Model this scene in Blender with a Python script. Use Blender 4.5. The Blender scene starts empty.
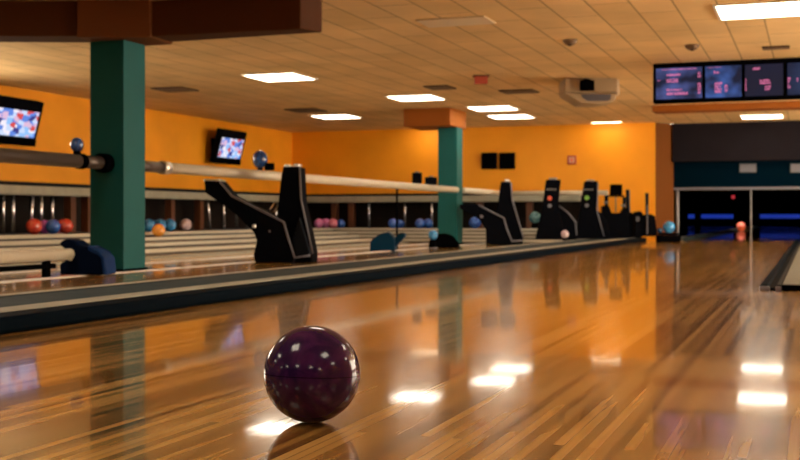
import bpy, bmesh, math, random
from mathutils import Vector, Matrix

random.seed(7)
scene = bpy.context.scene
COL = scene.collection

# ------------------------------------------------------------------ camera
EYE = 0.468
F = 1150.0
TH = math.atan(413.0 / F)
CS, SN = math.cos(TH), math.sin(TH)
cam_d = bpy.data.cameras.new('camera')
cam = bpy.data.objects.new('camera', cam_d)
COL.objects.link(cam)
cam.location = (0, 0, EYE)
cam.rotation_euler = (math.pi / 2, 0, TH)
cam_d.sensor_width = 36.0
cam_d.lens = F / 800.0 * 36.0
cam_d.shift_y = -13.0 / 800.0
cam_d.clip_start = 0.05
cam_d.clip_end = 200
cam_d.dof.use_dof = True
cam_d.dof.focus_distance = 2.62
cam_d.dof.aperture_fstop = 7.5
scene.camera = cam

# ------------------------------------------------------------------ world, exposure
world = bpy.data.worlds.new('world')
scene.world = world
world.use_nodes = True
world.node_tree.nodes['Background'].inputs[0].default_value = (1.0, 0.84, 0.64, 1)
world.node_tree.nodes['Background'].inputs[1].default_value = 12.0
scene.view_settings.view_transform = 'Standard'
scene.view_settings.look = 'None'
scene.view_settings.gamma = 1.0
scene.view_settings.exposure = 0.28
scene.view_settings.use_curve_mapping = False
LAMP = 9.0          # panel emission

CEIL = 2.30
FX0, FX1 = -10.6, 4.2
FY0, FYB = -5.0, 22.6

# ------------------------------------------------------------------ materials
def mat(name, color=(0.5, 0.5, 0.5), rough=0.5, metal=0.0, coat=0.0, emit=None, estr=0.0, spec=0.5,
        var=0.0, vscale=8.0, bump=0.0, bscale=60.0):
    m = bpy.data.materials.new(name)
    m.use_nodes = True
    nt = m.node_tree
    b = nt.nodes['Principled BSDF']
    b.inputs['Base Color'].default_value = (*color, 1)
    b.inputs['Roughness'].default_value = rough
    b.inputs['Metallic'].default_value = metal
    b.inputs['Coat Weight'].default_value = coat
    b.inputs['Specular IOR Level'].default_value = spec
    if emit:
        b.inputs['Emission Color'].default_value = (*emit, 1)
        b.inputs['Emission Strength'].default_value = estr
    tc = nt.nodes.new('ShaderNodeTexCoord')
    if var > 0:
        n = nt.nodes.new('ShaderNodeTexNoise')
        n.inputs['Scale'].default_value = vscale
        n.inputs['Detail'].default_value = 4
        nt.links.new(tc.outputs['Object'], n.inputs['Vector'])
        r = nt.nodes.new('ShaderNodeMapRange')
        r.inputs['From Min'].default_value = 0.3
        r.inputs['From Max'].default_value = 0.7
        r.inputs['To Min'].default_value = 1 - var
        r.inputs['To Max'].default_value = 1 + var
        nt.links.new(n.outputs['Fac'], r.inputs['Value'])
        mx = nt.nodes.new('ShaderNodeVectorMath')
        mx.operation = 'SCALE'
        mx.inputs[0].default_value = color
        nt.links.new(r.outputs['Result'], mx.inputs['Scale'])
        nt.links.new(mx.outputs['Vector'], b.inputs['Base Color'])
    if bump > 0:
        n2 = nt.nodes.new('ShaderNodeTexNoise')
        n2.inputs['Scale'].default_value = bscale
        nt.links.new(tc.outputs['Object'], n2.inputs['Vector'])
        bp = nt.nodes.new('ShaderNodeBump')
        bp.inputs['Strength'].default_value = bump
        bp.inputs['Distance'].default_value = 0.01
        nt.links.new(n2.outputs['Fac'], bp.inputs['Height'])
        nt.links.new(bp.outputs['Normal'], b.inputs['Normal'])
    return m


def wood_floor(name, c_dark, c_mid, c_light, rough, swirl=1.0):
    m = bpy.data.materials.new(name)
    m.use_nodes = True
    nt = m.node_tree
    L = nt.links.new
    b = nt.nodes['Principled BSDF']
    tc = nt.nodes.new('ShaderNodeTexCoord')
    mp = nt.nodes.new('ShaderNodeMapping')
    mp.inputs['Rotation'].default_value = (0, 0, math.pi / 2)
    L(tc.outputs['Object'], mp.inputs['Vector'])
    br = nt.nodes.new('ShaderNodeTexBrick')
    br.offset = 0.37
    br.offset_frequency = 3
    br.inputs['Color1'].default_value = (0, 0, 0, 1)
    br.inputs['Color2'].default_value = (1, 1, 1, 1)
    br.inputs['Mortar'].default_value = (0.2, 0.2, 0.2, 1)
    br.inputs['Scale'].default_value = 1.0
    br.inputs['Brick Width'].default_value = 1.7
    br.inputs['Row Height'].default_value = 0.024
    br.inputs['Mortar Size'].default_value = 0.0008
    br.inputs['Mortar Smooth'].default_value = 0.3
    br.inputs['Bias'].default_value = 0.0
    L(mp.outputs['Vector'], br.inputs['Vector'])
    # long grain
    mp2 = nt.nodes.new('ShaderNodeMapping')
    mp2.inputs['Scale'].default_value = (55, 1.6, 1)
    L(tc.outputs['Object'], mp2.inputs['Vector'])
    gr = nt.nodes.new('ShaderNodeTexNoise')
    gr.inputs['Scale'].default_value = 1.0
    gr.inputs['Detail'].default_value = 5
    gr.inputs['Distortion'].default_value = 0.6
    L(mp2.outputs['Vector'], gr.inputs['Vector'])
    # broad patches
    mp3 = nt.nodes.new('ShaderNodeMapping')
    mp3.inputs['Scale'].default_value = (9, 0.8, 1)
    L(tc.outputs['Object'], mp3.inputs['Vector'])
    pa = nt.nodes.new('ShaderNodeTexNoise')
    pa.inputs['Scale'].default_value = 1.0
    pa.inputs['Detail'].default_value = 3
    L(mp3.outputs['Vector'], pa.inputs['Vector'])
    a1 = nt.nodes.new('ShaderNodeMath'); a1.operation = 'MULTIPLY'; a1.inputs[1].default_value = 1.0
    L(br.outputs['Color'], a1.inputs[0])
    a2 = nt.nodes.new('ShaderNodeMath'); a2.operation = 'MULTIPLY_ADD'; a2.inputs[1].default_value = 0.5
    L(gr.outputs['Fac'], a2.inputs[0]); L(a1.outputs[0], a2.inputs[2])
    a3 = nt.nodes.new('ShaderNodeMath'); a3.operation = 'MULTIPLY_ADD'; a3.inputs[1].default_value = 0.30
    L(pa.outputs['Fac'], a3.inputs[0]); L(a2.outputs[0], a3.inputs[2])
    cr = nt.nodes.new('ShaderNodeValToRGB')
    e = cr.color_ramp.elements
    e[0].position = 0.50; e[0].color = (*c_dark, 1)
    e[1].position = 1.22 if False else 1.0; e[1].color = (*c_mid, 1)
    mr = nt.nodes.new('ShaderNodeMapRange')
    mr.inputs['From Min'].default_value = 0.30
    mr.inputs['From Max'].default_value = 1.45
    L(a3.outputs[0], mr.inputs['Value'])
    e[0].position = 0.08
    e[1].position = 0.55
    n3 = cr.color_ramp.elements.new(0.95); n3.color = (*c_light, 1)
    L(mr.outputs['Result'], cr.inputs['Fac'])
    L(cr.outputs['Color'], b.inputs['Base Color'])
    b.inputs['Roughness'].default_value = rough
    b.inputs['Coat Weight'].default_value = 0.6
    b.inputs['Coat IOR'].default_value = 1.45
    b.inputs['Specular IOR Level'].default_value = 0.36
    b.inputs['Coat Roughness'].default_value = 0.045
    b.inputs['IOR'].default_value = 1.5
    # slow waviness of the lacquer
    mp4 = nt.nodes.new('ShaderNodeMapping')
    mp4.inputs['Scale'].default_value = (16, 3.0, 1)
    L(tc.outputs['Object'], mp4.inputs['Vector'])
    wn = nt.nodes.new('ShaderNodeTexNoise')
    wn.inputs['Scale'].default_value = 1.0
    wn.inputs['Detail'].default_value = 3
    L(mp4.outputs['Vector'], wn.inputs['Vector'])
    bp = nt.nodes.new('ShaderNodeBump')
    bp.inputs['Strength'].default_value = 0.05
    bp.inputs['Distance'].default_value = 0.004
    L(wn.outputs['Fac'], bp.inputs['Height'])
    L(bp.outputs['Normal'], b.inputs['Normal'])
    L(bp.outputs['Normal'], b.inputs['Coat Normal'])
    return m


def ceiling_mat():
    m = bpy.data.materials.new('ceiling_tile')
    m.use_nodes = True
    nt = m.node_tree
    L = nt.links.new
    b = nt.nodes['Principled BSDF']
    tc = nt.nodes.new('ShaderNodeTexCoord')
    mp = nt.nodes.new('ShaderNodeMapping')
    mp.inputs['Rotation'].default_value = (0, 0, math.pi / 2)
    mp.inputs['Location'].default_value = (0.0, 0.075, 0)
    L(tc.outputs['Object'], mp.inputs['Vector'])
    br = nt.nodes.new('ShaderNodeTexBrick')
    br.offset = 0.5
    br.inputs['Color1'].default_value = (0.76, 0.52, 0.22, 1)
    br.inputs['Color2'].default_value = (0.84, 0.59, 0.27, 1)
    br.inputs['Mortar'].default_value = (0.30, 0.18, 0.07, 1)
    br.inputs['Scale'].default_value = 1.0
    br.inputs['Brick Width'].default_value = 1.1
    br.inputs['Row Height'].default_value = 0.35
    br.inputs['Mortar Size'].default_value = 0.008
    br.inputs['Mortar Smooth'].default_value = 0.4
    L(mp.outputs['Vector'], br.inputs['Vector'])
    n = nt.nodes.new('ShaderNodeTexNoise')
    n.inputs['Scale'].default_value = 1.2
    n.inputs['Detail'].default_value = 6
    L(tc.outputs['Object'], n.inputs['Vector'])
    r = nt.nodes.new('ShaderNodeMapRange')
    r.inputs['From Min'].default_value = 0.3; r.inputs['From Max'].default_value = 0.7
    r.inputs['To Min'].default_value = 0.85; r.inputs['To Max'].default_value = 1.1
    L(n.outputs['Fac'], r.inputs['Value'])
    v = nt.nodes.new('ShaderNodeVectorMath'); v.operation = 'SCALE'
    L(br.outputs['Color'], v.inputs[0]); L(r.outputs['Result'], v.inputs['Scale'])
    L(v.outputs['Vector'], b.inputs['Base Color'])
    b.inputs['Roughness'].default_value = 0.75
    bp = nt.nodes.new('ShaderNodeBump')
    bp.inputs['Strength'].default_value = 0.3
    bp.inputs['Distance'].default_value = 0.004
    L(br.outputs['Color'], bp.inputs['Height'])
    L(bp.outputs['Normal'], b.inputs['Normal'])
    return m


def screen_mat(name, kind, strength):
    """Picture on a screen: emission only where the screen itself glows."""
    m = bpy.data.materials.new(name)
    m.use_nodes = True
    nt = m.node_tree
    L = nt.links.new
    b = nt.nodes['Principled BSDF']
    b.inputs['Base Color'].default_value = (0.004, 0.004, 0.006, 1)
    b.inputs['Roughness'].default_value = 0.6
    b.inputs['Specular IOR Level'].default_value = 0.1
    tc = nt.nodes.new('ShaderNodeTexCoord')
    mp = nt.nodes.new('ShaderNodeMapping')
    L(tc.outputs['Generated'], mp.inputs['Vector'])
    if kind == 'tv':
        vo = nt.nodes.new('ShaderNodeTexVoronoi')
        vo.distance = 'CHEBYCHEV'
        mp.inputs['Scale'].default_value = (1, 8, 5)
        vo.inputs['Scale'].default_value = 1.0
        L(mp.outputs['Vector'], vo.inputs['Vector'])
        sp = nt.nodes.new('ShaderNodeSeparateColor')
        L(vo.outputs['Color'], sp.inputs['Color'])
        cr = nt.nodes.new('ShaderNodeValToRGB')
        cr.color_ramp.interpolation = 'CONSTANT'
        e = cr.color_ramp.elements
        e[0].position = 0; e[0].color = (0.12, 0.25, 0.75, 1)
        e[1].position = 0.25; e[1].color = (0.6, 0.72, 1.0, 1)
        for p, c in ((0.42, (0.75, 0.5, 0.7)), (0.58, (0.7, 0.08, 0.08)), (0.68, (0.3, 0.55, 0.95)),
                     (0.80, (0.9, 0.85, 0.95)), (0.90, (0.05, 0.05, 0.25))):
            x = e.new(p); x.color = (*c, 1)
        L(sp.outputs['Red'], cr.inputs['Fac'])
        L(cr.outputs['Color'], b.inputs['Emission Color'])
    else:
        n = nt.nodes.new('ShaderNodeTexNoise')
        n.inputs['Scale'].default_value = 1.6
        n.inputs['Detail'].default_value = 2
        mp.inputs['Location'].default_value = (kind * 3.7, kind * 1.3, 0.4)
        L(mp.outputs['Vector'], n.inputs['Vector'])
        cr = nt.nodes.new('ShaderNodeValToRGB')
        e = cr.color_ramp.elements
        e[0].position = 0.38; e[0].color = (0.012, 0.014, 0.035, 1)
        e[1].position = 0.66; e[1].color = ((0.10, 0.13, 0.38, 1), (0.06, 0.13, 0.42, 1), (0.014, 0.014, 0.03, 1), (0.02, 0.035, 0.09, 1))[kind]
        L(n.outputs['Fac'], cr.inputs['Fac'])
        L(cr.outputs['Color'], b.inputs['Emission Color'])
    b.inputs['Emission Strength'].default_value = strength
    return m


def ball_mat(name, c1, c2, scale=9.0, rough=0.08):
    m = bpy.data.materials.new(name)
    m.use_nodes = True
    nt = m.node_tree
    L = nt.links.new
    b = nt.nodes['Principled BSDF']
    tc = nt.nodes.new('ShaderNodeTexCoord')
    n = nt.nodes.new('ShaderNodeTexNoise')
    n.inputs['Scale'].default_value = scale
    n.inputs['Detail'].default_value = 6
    n.inputs['Distortion'].default_value = 1.8
    L(tc.outputs['Object'], n.inputs['Vector'])
    cr = nt.nodes.new('ShaderNodeValToRGB')
    e = cr.color_ramp.elements
    e[0].position = 0.38; e[0].color = (*c1, 1)
    e[1].position = 0.68; e[1].color = (*c2, 1)
    L(n.outputs['Fac'], cr.inputs['Fac'])
    L(cr.outputs['Color'], b.inputs['Base Color'])
    b.inputs['Roughness'].default_value = rough
    b.inputs['Coat Weight'].default_value = 0.5
    b.inputs['Coat Roughness'].default_value = 0.03
    return m


M = {}
M['floor'] = wood_floor('lane_wood', (0.105, 0.040, 0.008), (0.43, 0.215, 0.046), (0.74, 0.43, 0.125), 0.17)
M['ceiling'] = ceiling_mat()
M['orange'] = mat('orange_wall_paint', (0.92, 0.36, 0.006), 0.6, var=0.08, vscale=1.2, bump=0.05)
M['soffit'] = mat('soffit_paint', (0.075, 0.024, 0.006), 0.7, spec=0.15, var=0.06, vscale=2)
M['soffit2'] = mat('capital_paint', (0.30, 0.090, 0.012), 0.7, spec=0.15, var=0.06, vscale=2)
M['soffit_lit'] = mat('beam_block_lit_tone', (0.14, 0.046, 0.012), 0.7, spec=0.15)  # beam brown made lighter: light on the block's face put into the colour
M['soffit3'] = mat('corner_dark_side', (0.14, 0.042, 0.005), 0.7, spec=0.15)  # brown puts the darker side of the wall corner into the colour
M['teal'] = mat('teal_paint', (0.005, 0.098, 0.098), 0.5, spec=0.2, var=0.08, vscale=3)
M['lamp'] = mat('lamp_panel', (0.9, 0.9, 0.9), 0.4, emit=(1.0, 0.87, 0.68), estr=LAMP)
M['washer'] = mat('washer_panel', (0.9, 0.85, 0.7), 0.4, emit=(1.0, 0.80, 0.5), estr=20.0)
M['lampframe'] = mat('lamp_frame', (0.75, 0.7, 0.6), 0.4)
M['dull_panel'] = mat('unlit_panel', (0.75, 0.62, 0.42), 0.3)
M['black'] = mat('black_plastic', (0.0025, 0.003, 0.005), 0.7, spec=0.02, var=0.1, vscale=20)
M['matblack'] = mat('matt_black', (0.002, 0.002, 0.0025), 0.9, spec=0.0)
M['rubber'] = mat('dark_rubber', (0.004, 0.006, 0.010), 0.6, spec=0.1, var=0.1, vscale=10)
M['trimgrey'] = mat('grey_edge_trim', (0.16, 0.16, 0.19), 0.45)
M['silver'] = mat('brushed_silver', (0.7, 0.68, 0.62), 0.3, metal=0.8)
M['chrome'] = mat('chrome_leg', (0.75, 0.75, 0.76), 0.22, metal=0.9)
M['posttube'] = mat('satin_post', (0.30, 0.30, 0.31), 0.5)
M['rail'] = mat('cream_rail', (0.62, 0.54, 0.40), 0.35, var=0.05, vscale=4)
M['raildark'] = mat('bronze_rail', (0.085, 0.062, 0.048), 0.4, metal=0.3, var=0.08, vscale=5)
M['divgrey'] = mat('divider_grey', (0.036, 0.056, 0.064), 0.7, spec=0.06, var=0.15, vscale=7)
M['cream'] = mat('cream_strip', (0.35, 0.34, 0.265), 0.6, spec=0.3, var=0.1, vscale=6)
M['nosing'] = mat('step_nosing_cream', (0.58, 0.53, 0.41), 0.5, spec=0.2)
M['white'] = mat('white_line', (0.75, 0.72, 0.66), 0.35)
M['divedge'] = mat('divider_edge', (0.002, 0.0055, 0.010), 0.6, spec=0.01)
M['tread'] = mat('grey_tread', (0.085, 0.072, 0.055), 0.4, var=0.12, vscale=3)
M['darktread'] = mat('dark_platform', (0.045, 0.045, 0.045), 0.4)
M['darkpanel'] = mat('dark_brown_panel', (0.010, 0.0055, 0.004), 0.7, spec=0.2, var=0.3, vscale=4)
M['brown'] = mat('brown_post', (0.11, 0.035, 0.012), 0.5)
M['greyfascia'] = mat('grey_fascia', (0.016, 0.0135, 0.017), 0.8, spec=0.0, var=0.08, vscale=3)
M['bluepanel'] = mat('navy_panel', (0.0009, 0.0075, 0.015), 0.7, spec=0.0)
M['navy'] = mat('navy_plastic', (0.0022, 0.006, 0.022), 0.6, spec=0.02)
M['tealblue'] = mat('teal_blue_plastic', (0.003, 0.028, 0.060), 0.5, spec=0.06)
M['blueedge'] = mat('blue_edge', (0.006, 0.028, 0.11), 0.5, spec=0.1)
M['blueglow'] = mat('blue_glow', (0.02, 0.05, 0.3), 0.4, emit=(0.03, 0.10, 1.0), estr=0.24)
M['redglow'] = mat('red_glow', (0.3, 0.02, 0.03), 0.4, emit=(1.0, 0.06, 0.08), estr=0.4)
M['redbox'] = mat('red_box', (0.42, 0.06, 0.025), 0.5)
M['pinktext'] = mat('pink_lettering', (0.05, 0.01, 0.02), 0.4, emit=(0.85, 0.20, 0.42), estr=0.75)
M['whitemark'] = mat('pale_mark', (0.22, 0.21, 0.20), 0.4)
M['redmark'] = mat('red_mark', (0.75, 0.12, 0.06), 0.4)
M['greenmark'] = mat('green_mark', (0.22, 0.5, 0.08), 0.4)
M['projcase'] = mat('beige_case', (0.42, 0.31, 0.18), 0.5)
M['greylens'] = mat('grey_panel', (0.10, 0.10, 0.12), 0.3)
M['vent'] = mat('vent_brown', (0.13, 0.075, 0.035), 0.6)
M['lanegrey'] = mat('lane_grey_beige', (0.15, 0.15, 0.125), 0.6, spec=0.2, var=0.12, vscale=6)
M['notice'] = mat('notice_face', (0.62, 0.36, 0.24), 0.5)
M['tv'] = screen_mat('tv_picture', 'tv', 0.85)
for k in range(4):
    M['mon%d' % k] = screen_mat('scoreboard_glow_%d' % k, k, 0.75)
M['purple'] = ball_mat('purple_marble', (0.022, 0.006, 0.050), (0.060, 0.012, 0.080), 14, 0.13)
M['purple'].node_tree.nodes['Principled BSDF'].inputs['Coat Weight'].default_value = 0.0
M['purple'].node_tree.nodes['Principled BSDF'].inputs['Specular IOR Level'].default_value = 0.38
M['seam'] = mat('ball_seam', (0.004, 0.001, 0.006), 0.9, spec=0.0)

# ------------------------------------------------------------------ helpers
def ray(px):
    return (px - 400.0) / F

def at_x(px, X):
    """floor-plan point where the view column px meets the plane x = X"""
    r = ray(px)
    d = X / (r * CS - SN)
    return X, d * (r * SN + CS), d

def at_y(px, Y):
    r = ray(px)
    d = Y / (r * SN + CS)
    return d * (r * CS - SN), Y, d

def at_d(px, d):
    r = ray(px)
    return d * (r * CS - SN), d * (r * SN + CS), d

def zat(py, d):
    return EYE + (217.0 - py) * d / F


class MB:
    def __init__(self):
        self.bm = bmesh.new()

    def box(self, x0, x1, y0, y1, z0, z1, bevel=0.0, seg=2, rot=None):
        r = bmesh.ops.create_cube(self.bm, size=1.0)
        vs = r['verts']
        for v in vs:
            v.co = Vector(((x0 + x1) / 2 + v.co.x * (x1 - x0), (y0 + y1) / 2 + v.co.y * (y1 - y0),
                           (z0 + z1) / 2 + v.co.z * (z1 - z0)))
        if bevel > 0:
            es = list({e for v in vs for e in v.link_edges})
            bmesh.ops.bevel(self.bm, geom=es, offset=bevel, segments=seg, affect='EDGES', profile=0.5)
        return self

    def prism(self, pts, axis, a0, a1, bevel=0.0, seg=2):
        """polygon pts extruded along axis ('z' or 'y') from a0 to a1"""
        area = sum(pts[i][0] * pts[(i + 1) % len(pts)][1] - pts[(i + 1) % len(pts)][0] * pts[i][1]
                   for i in range(len(pts)))
        if area < 0:
            pts = pts[::-1]
        def P(p, a):
            return (p[0], p[1], a) if axis == 'z' else (p[0], a, p[1])
        lo = [self.bm.verts.new(P(p, a0)) for p in pts]
        hi = [self.bm.verts.new(P(p, a1)) for p in pts]
        fs = [self.bm.faces.new(lo[::-1]), self.bm.faces.new(hi)]
        n = len(pts)
        for i in range(n):
            fs.append(self.bm.faces.new((lo[i], lo[(i + 1) % n], hi[(i + 1) % n], hi[i])))
        bmesh.ops.recalc_face_normals(self.bm, faces=fs)
        if bevel > 0:
            es = list({e for v in lo + hi for e in v.link_edges})
            bmesh.ops.bevel(self.bm, geom=es, offset=bevel, segments=seg, affect='EDGES', profile=0.5)
        return self

    def tube(self, pts, r, seg=14, cap=True):
        pts = [Vector(p) for p in pts]
        rings = []
        n = len(pts)
        for i, p in enumerate(pts):
            if i == 0: t = pts[1] - p
            elif i == n - 1: t = p - pts[i - 1]
            else: t = (pts[i + 1] - p).normalized() + (p - pts[i - 1]).normalized()
            t.normalize()
            up = Vector((0, 0, 1)) if abs(t.z) < 0.9 else Vector((1, 0, 0))
            a = t.cross(up).normalized(); b = t.cross(a).normalized()
            rr = r[i] if isinstance(r, (list, tuple)) else r
            rings.append([self.bm.verts.new(p + a * rr * math.cos(2 * math.pi * k / seg) + b * rr * math.sin(2 * math.pi * k / seg))
                          for k in range(seg)])
        fs = []
        for i in range(n - 1):
            for k in range(seg):
                f = self.bm.faces.new((rings[i][k], rings[i][(k + 1) % seg], rings[i + 1][(k + 1) % seg], rings[i + 1][k]))
                f.smooth = True
                fs.append(f)
        if cap:
            fs.append(self.bm.faces.new(rings[0][::-1])); fs.append(self.bm.faces.new(rings[-1]))
        bmesh.ops.recalc_face_normals(self.bm, faces=fs)
        return self

    def sphere(self, c, r, u=40, v=24, sx=1, sy=1, sz=1):
        res = bmesh.ops.create_uvsphere(self.bm, u_segments=u, v_segments=v, radius=r)
        for vt in res['verts']:
            vt.co = Vector((vt.co.x * sx + c[0], vt.co.y * sy + c[1], vt.co.z * sz + c[2]))
            for f in vt.link_faces:
                f.smooth = True
        return self

    def build(self, name, m, parent=None, origin=None):
        me = bpy.data.meshes.new(name)
        if origin is not None:
            bmesh.ops.translate(self.bm, verts=self.bm.verts, vec=-Vector(origin))
        self.bm.to_mesh(me)
        self.bm.free()
        me.materials.append(m)
        o = bpy.data.objects.new(name, me)
        COL.objects.link(o)
        if origin is not None:
            o.location = origin
        if parent:
            o.parent = parent
        return o


def tag(o, label, cat, group=None, kind=None):
    o['label'] = label
    o['category'] = cat
    if group: o['group'] = group
    if kind: o['kind'] = kind
    return o


def thing(name, label, cat, loc=(0, 0, 0), rz=0.0, group=None):
    o = bpy.data.objects.new(name, None)
    COL.objects.link(o)
    o.location = loc
    o.rotation_euler = (0, 0, rz)
    return tag(o, label, cat, group)


def struct(o):
    o['kind'] = 'structure'
    return o


def clone(root, loc, label, group=None, rz=None):
    c = root.copy(); COL.objects.link(c)
    c.location = loc
    if rz is not None: c.rotation_euler = (0, 0, rz)
    c['label'] = label
    if group: c['group'] = group
    for ch in list(root.children):
        k = ch.copy(); COL.objects.link(k); k.parent = c
        for g in list(ch.children):
            q = g.copy(); COL.objects.link(q); q.parent = k
    return c

# ------------------------------------------------------------------ setting
YE = 60.0
struct(MB().box(-11.0, 4.5, FY0, 23.4, -0.12, 0.0).box(-7.2, 9.0, 23.4, YE + 0.3, -0.12, 0.0).build('floor', M['floor']))
struct(MB().box(-11.0, 4.5, FY0, 23.1, CEIL, CEIL + 0.12).build('ceiling', M['ceiling']))
wl = MB().box(FX0 - 0.15, FX0, FY0, 8.6, 0, CEIL).box(FX0 - 0.15, FX0, 11.8, FYB + 0.15, 0, CEIL)
wl.box(FX0 - 0.15, FX0, 8.6, 11.8, 0, 1.0).box(FX0 - 0.15, FX0, 8.6, 11.8, 2.2, CEIL)
struct(wl.build('wall_left', M['orange']))
for i, (ya, yb2) in enumerate(((8.6, 10.2), (10.2, 11.8))):  # unseen window bays, added to brighten the left of the ceiling
    fr = MB()
    for a in ((ya, ya + .05, 1.0, 2.2), (yb2 - .05, yb2, 1.0, 2.2), (ya, yb2, 1.0, 1.05), (ya, yb2, 2.15, 2.2)):
        fr.box(FX0 - .10, FX0 - .05, *a)
    struct(fr.build('added_window_%d' % (i + 11), M['matblack']))
struct(MB().prism([(FX0, FYB), (-2.87, FYB), (-2.87, 23.35), (FX0, 23.35)], 'z', 0, CEIL).build('wall_back', M['orange']))
struct(MB().prism([(-2.865, FYB), (-2.60, 23.2), (-2.60, 23.35), (-2.865, 23.35)], 'z', 0, CEIL).build('trim_0', M['soffit3']))
wr = MB().box(FX1, FX1 + 0.15, FY0, 23.1, 0, 0.25).box(FX1, FX1 + 0.15, FY0, 23.1, 2.2, CEIL)
bays = []  # unseen window bays, added to bring in light from the right
yb_ = FY0
while yb_ < 22.5:
    wr.box(FX1, FX1 + 0.15, yb_, yb_ + (0.25 if yb_ > 7.2 else 3.1), 0.25, 2.2)
    if yb_ > 7.2: bays.append((yb_ + 0.25, min(yb_ + 3.1, 23.1)))
    yb_ += 3.1
struct(wr.build('wall_right', M['orange']))
for i, (ya, yb2) in enumerate(bays):
    fr = MB()
    for a in ((ya, ya + .05, .25, 2.2), (yb2 - .05, yb2, .25, 2.2), (ya, yb2, .25, .30), (ya, yb2, 2.15, 2.2), ((ya + yb2) / 2 - .02, (ya + yb2) / 2 + .02, .25, 2.2)):
        fr.box(FX1 + .05, FX1 + .10, *a)
    struct(fr.build('added_window_%d' % (i + 1), M['matblack']))
struct(MB().box(-11.0, 4.5, FY0 - .15, FY0, 0, CEIL).build('wall_front', M['darkpanel']))
# grey fascia above the opening to the lanes, and the navy masking panel under it
struct(MB().box(-2.60, 8.6, 23.1, 23.3, 1.55, CEIL + 0.12).box(-2.60, 8.6, 23.08, 23.3, 1.57, 1.62).build('wall_above_opening', M['greyfascia']))
MP = tag(MB().box(-2.60, 8.5, 23.305, 23.42, 1.05, 1.60).build('masking_panel', M['bluepanel']),
         'long navy blue masking panel hanging above the dark lane opening', 'panel')
MB().box(-2.60, 8.5, 23.27, 23.45, 1.00, 1.05).build('bottom_bar', M['trimgrey'], MP)
# dark hall of the lanes
struct(MB().box(-7.2, -7.0, 23.36, YE, 0, 1.9).build('wall_lane_left', M['matblack']))
struct(MB().box(8.5, 8.8, 23.1, YE, 0, 1.9).build('wall_lane_right', M['matblack']))
struct(MB().box(-7.2, 8.8, YE, YE + 0.2, 0, 1.9).build('wall_lane_end', M['matblack']))
struct(MB().box(-7.2, 8.8, 23.36, YE + 0.2, 1.9, 2.0).build('ceiling_over_lanes', M['matblack']))

# soffit beam over the near pillar
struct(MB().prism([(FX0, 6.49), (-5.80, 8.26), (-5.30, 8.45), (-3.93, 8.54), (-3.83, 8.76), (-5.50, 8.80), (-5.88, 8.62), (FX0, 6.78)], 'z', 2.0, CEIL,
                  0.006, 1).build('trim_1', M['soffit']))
struct(MB().prism([(-5.84, 8.20), (-5.26, 8.41), (-5.30, 8.84), (-5.97, 8.84)], 'z', 1.985, CEIL, 0.006, 1).build('trim_11', M['soffit_lit']))
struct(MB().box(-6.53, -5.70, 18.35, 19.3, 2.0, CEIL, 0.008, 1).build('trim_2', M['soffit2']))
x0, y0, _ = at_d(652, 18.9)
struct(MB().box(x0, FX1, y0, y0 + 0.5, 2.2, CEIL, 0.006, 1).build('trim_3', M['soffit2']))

# white lines painted on the floor to the left
struct(MB().box(-5.52, -5.44, FY0, 19.8, 0.0, 0.006).build('trim_4', M['white']))
struct(MB().box(-7.35, -6.95, FY0, 19.8, 0.0, 0.006).build('trim_5', M['cream']))
struct(MB().box(-6.35, -6.28, FY0, 19.8, 0.0, 0.006).build('trim_6', M['white']))

# low steps in an L along the left and back walls
edges = [(-7.7, 19.9), (-8.15, 20.4), (-8.6, 20.9), (-9.1, 21.3)]
XE = -4.1
for i, (ex, ey) in enumerate(edges):
    z0, z1 = 0.06 * i, 0.06 * (i + 1)
    m = M['tread'] if i < 3 else M['darktread']
    nx, ny = edges[i]
    pts = [(FX0, FY0 + .01), (nx, FY0 + .01), (nx, ny), (XE, ny), (XE, FYB), (FX0, FYB)]
    st = struct(MB().prism(pts, 'z', z0, z1).build('trim_%d' % (7 + i), m))
    # pale nosing strip along the edge
    w = 0.13
    struct(MB().prism([(nx - w, FY0 + .01), (nx + 0.012, FY0 + .01), (nx + 0.012, ny - 0.012), (XE, ny - 0.012), (XE, ny + w), (nx - w, ny + w)],
                      'z', z1 - 0.035, z1 + 0.006).build('step_nosing', M['nosing'], st))
PZ = 0.24

# ------------------------------------------------------------------ counters along the walls
def counter(label, legs, along):
    c = thing('wall_counter', label, 'counter', (0, 0, 0), group=None)
    if along == 'y':
        MB().box(FX0, -10.02, FY0 + .02, 21.9, 0.88, 0.945, 0.006, 1).build('worktop', M['rubber'], c)
        MB().box(-10.09, -10.0, FY0 + .02, 21.9, 0.765, 0.895, 0.03, 3).build('front_rail', M['cream'], c)
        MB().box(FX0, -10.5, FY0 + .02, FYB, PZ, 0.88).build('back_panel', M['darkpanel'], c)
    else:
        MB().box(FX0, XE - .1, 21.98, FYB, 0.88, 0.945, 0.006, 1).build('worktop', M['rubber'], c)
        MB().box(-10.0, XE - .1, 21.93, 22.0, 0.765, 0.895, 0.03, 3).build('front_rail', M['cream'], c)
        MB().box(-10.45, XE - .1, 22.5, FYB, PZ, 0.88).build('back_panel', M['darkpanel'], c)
    for (px, kind, px2) in legs:
        if along == 'y':
            X, Y, d = at_x(px, -10.2); X2, Y2, _ = at_x(px2, -10.2)
        else:
            X, Y, d = at_y(px, 22.1); X2, Y2, _ = at_y(px2, 22.1)
        if kind == 'brown':
            MB().box(X - .06, X + .06, Y - .06, Y + .06, PZ, 0.885).build('post', M['brown'], c)
        else:
            MB().tube([(X, Y, PZ), (X2, Y2, 0.885)], 0.028, 10).build('leg', M['chrome'], c)
    return c

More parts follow.
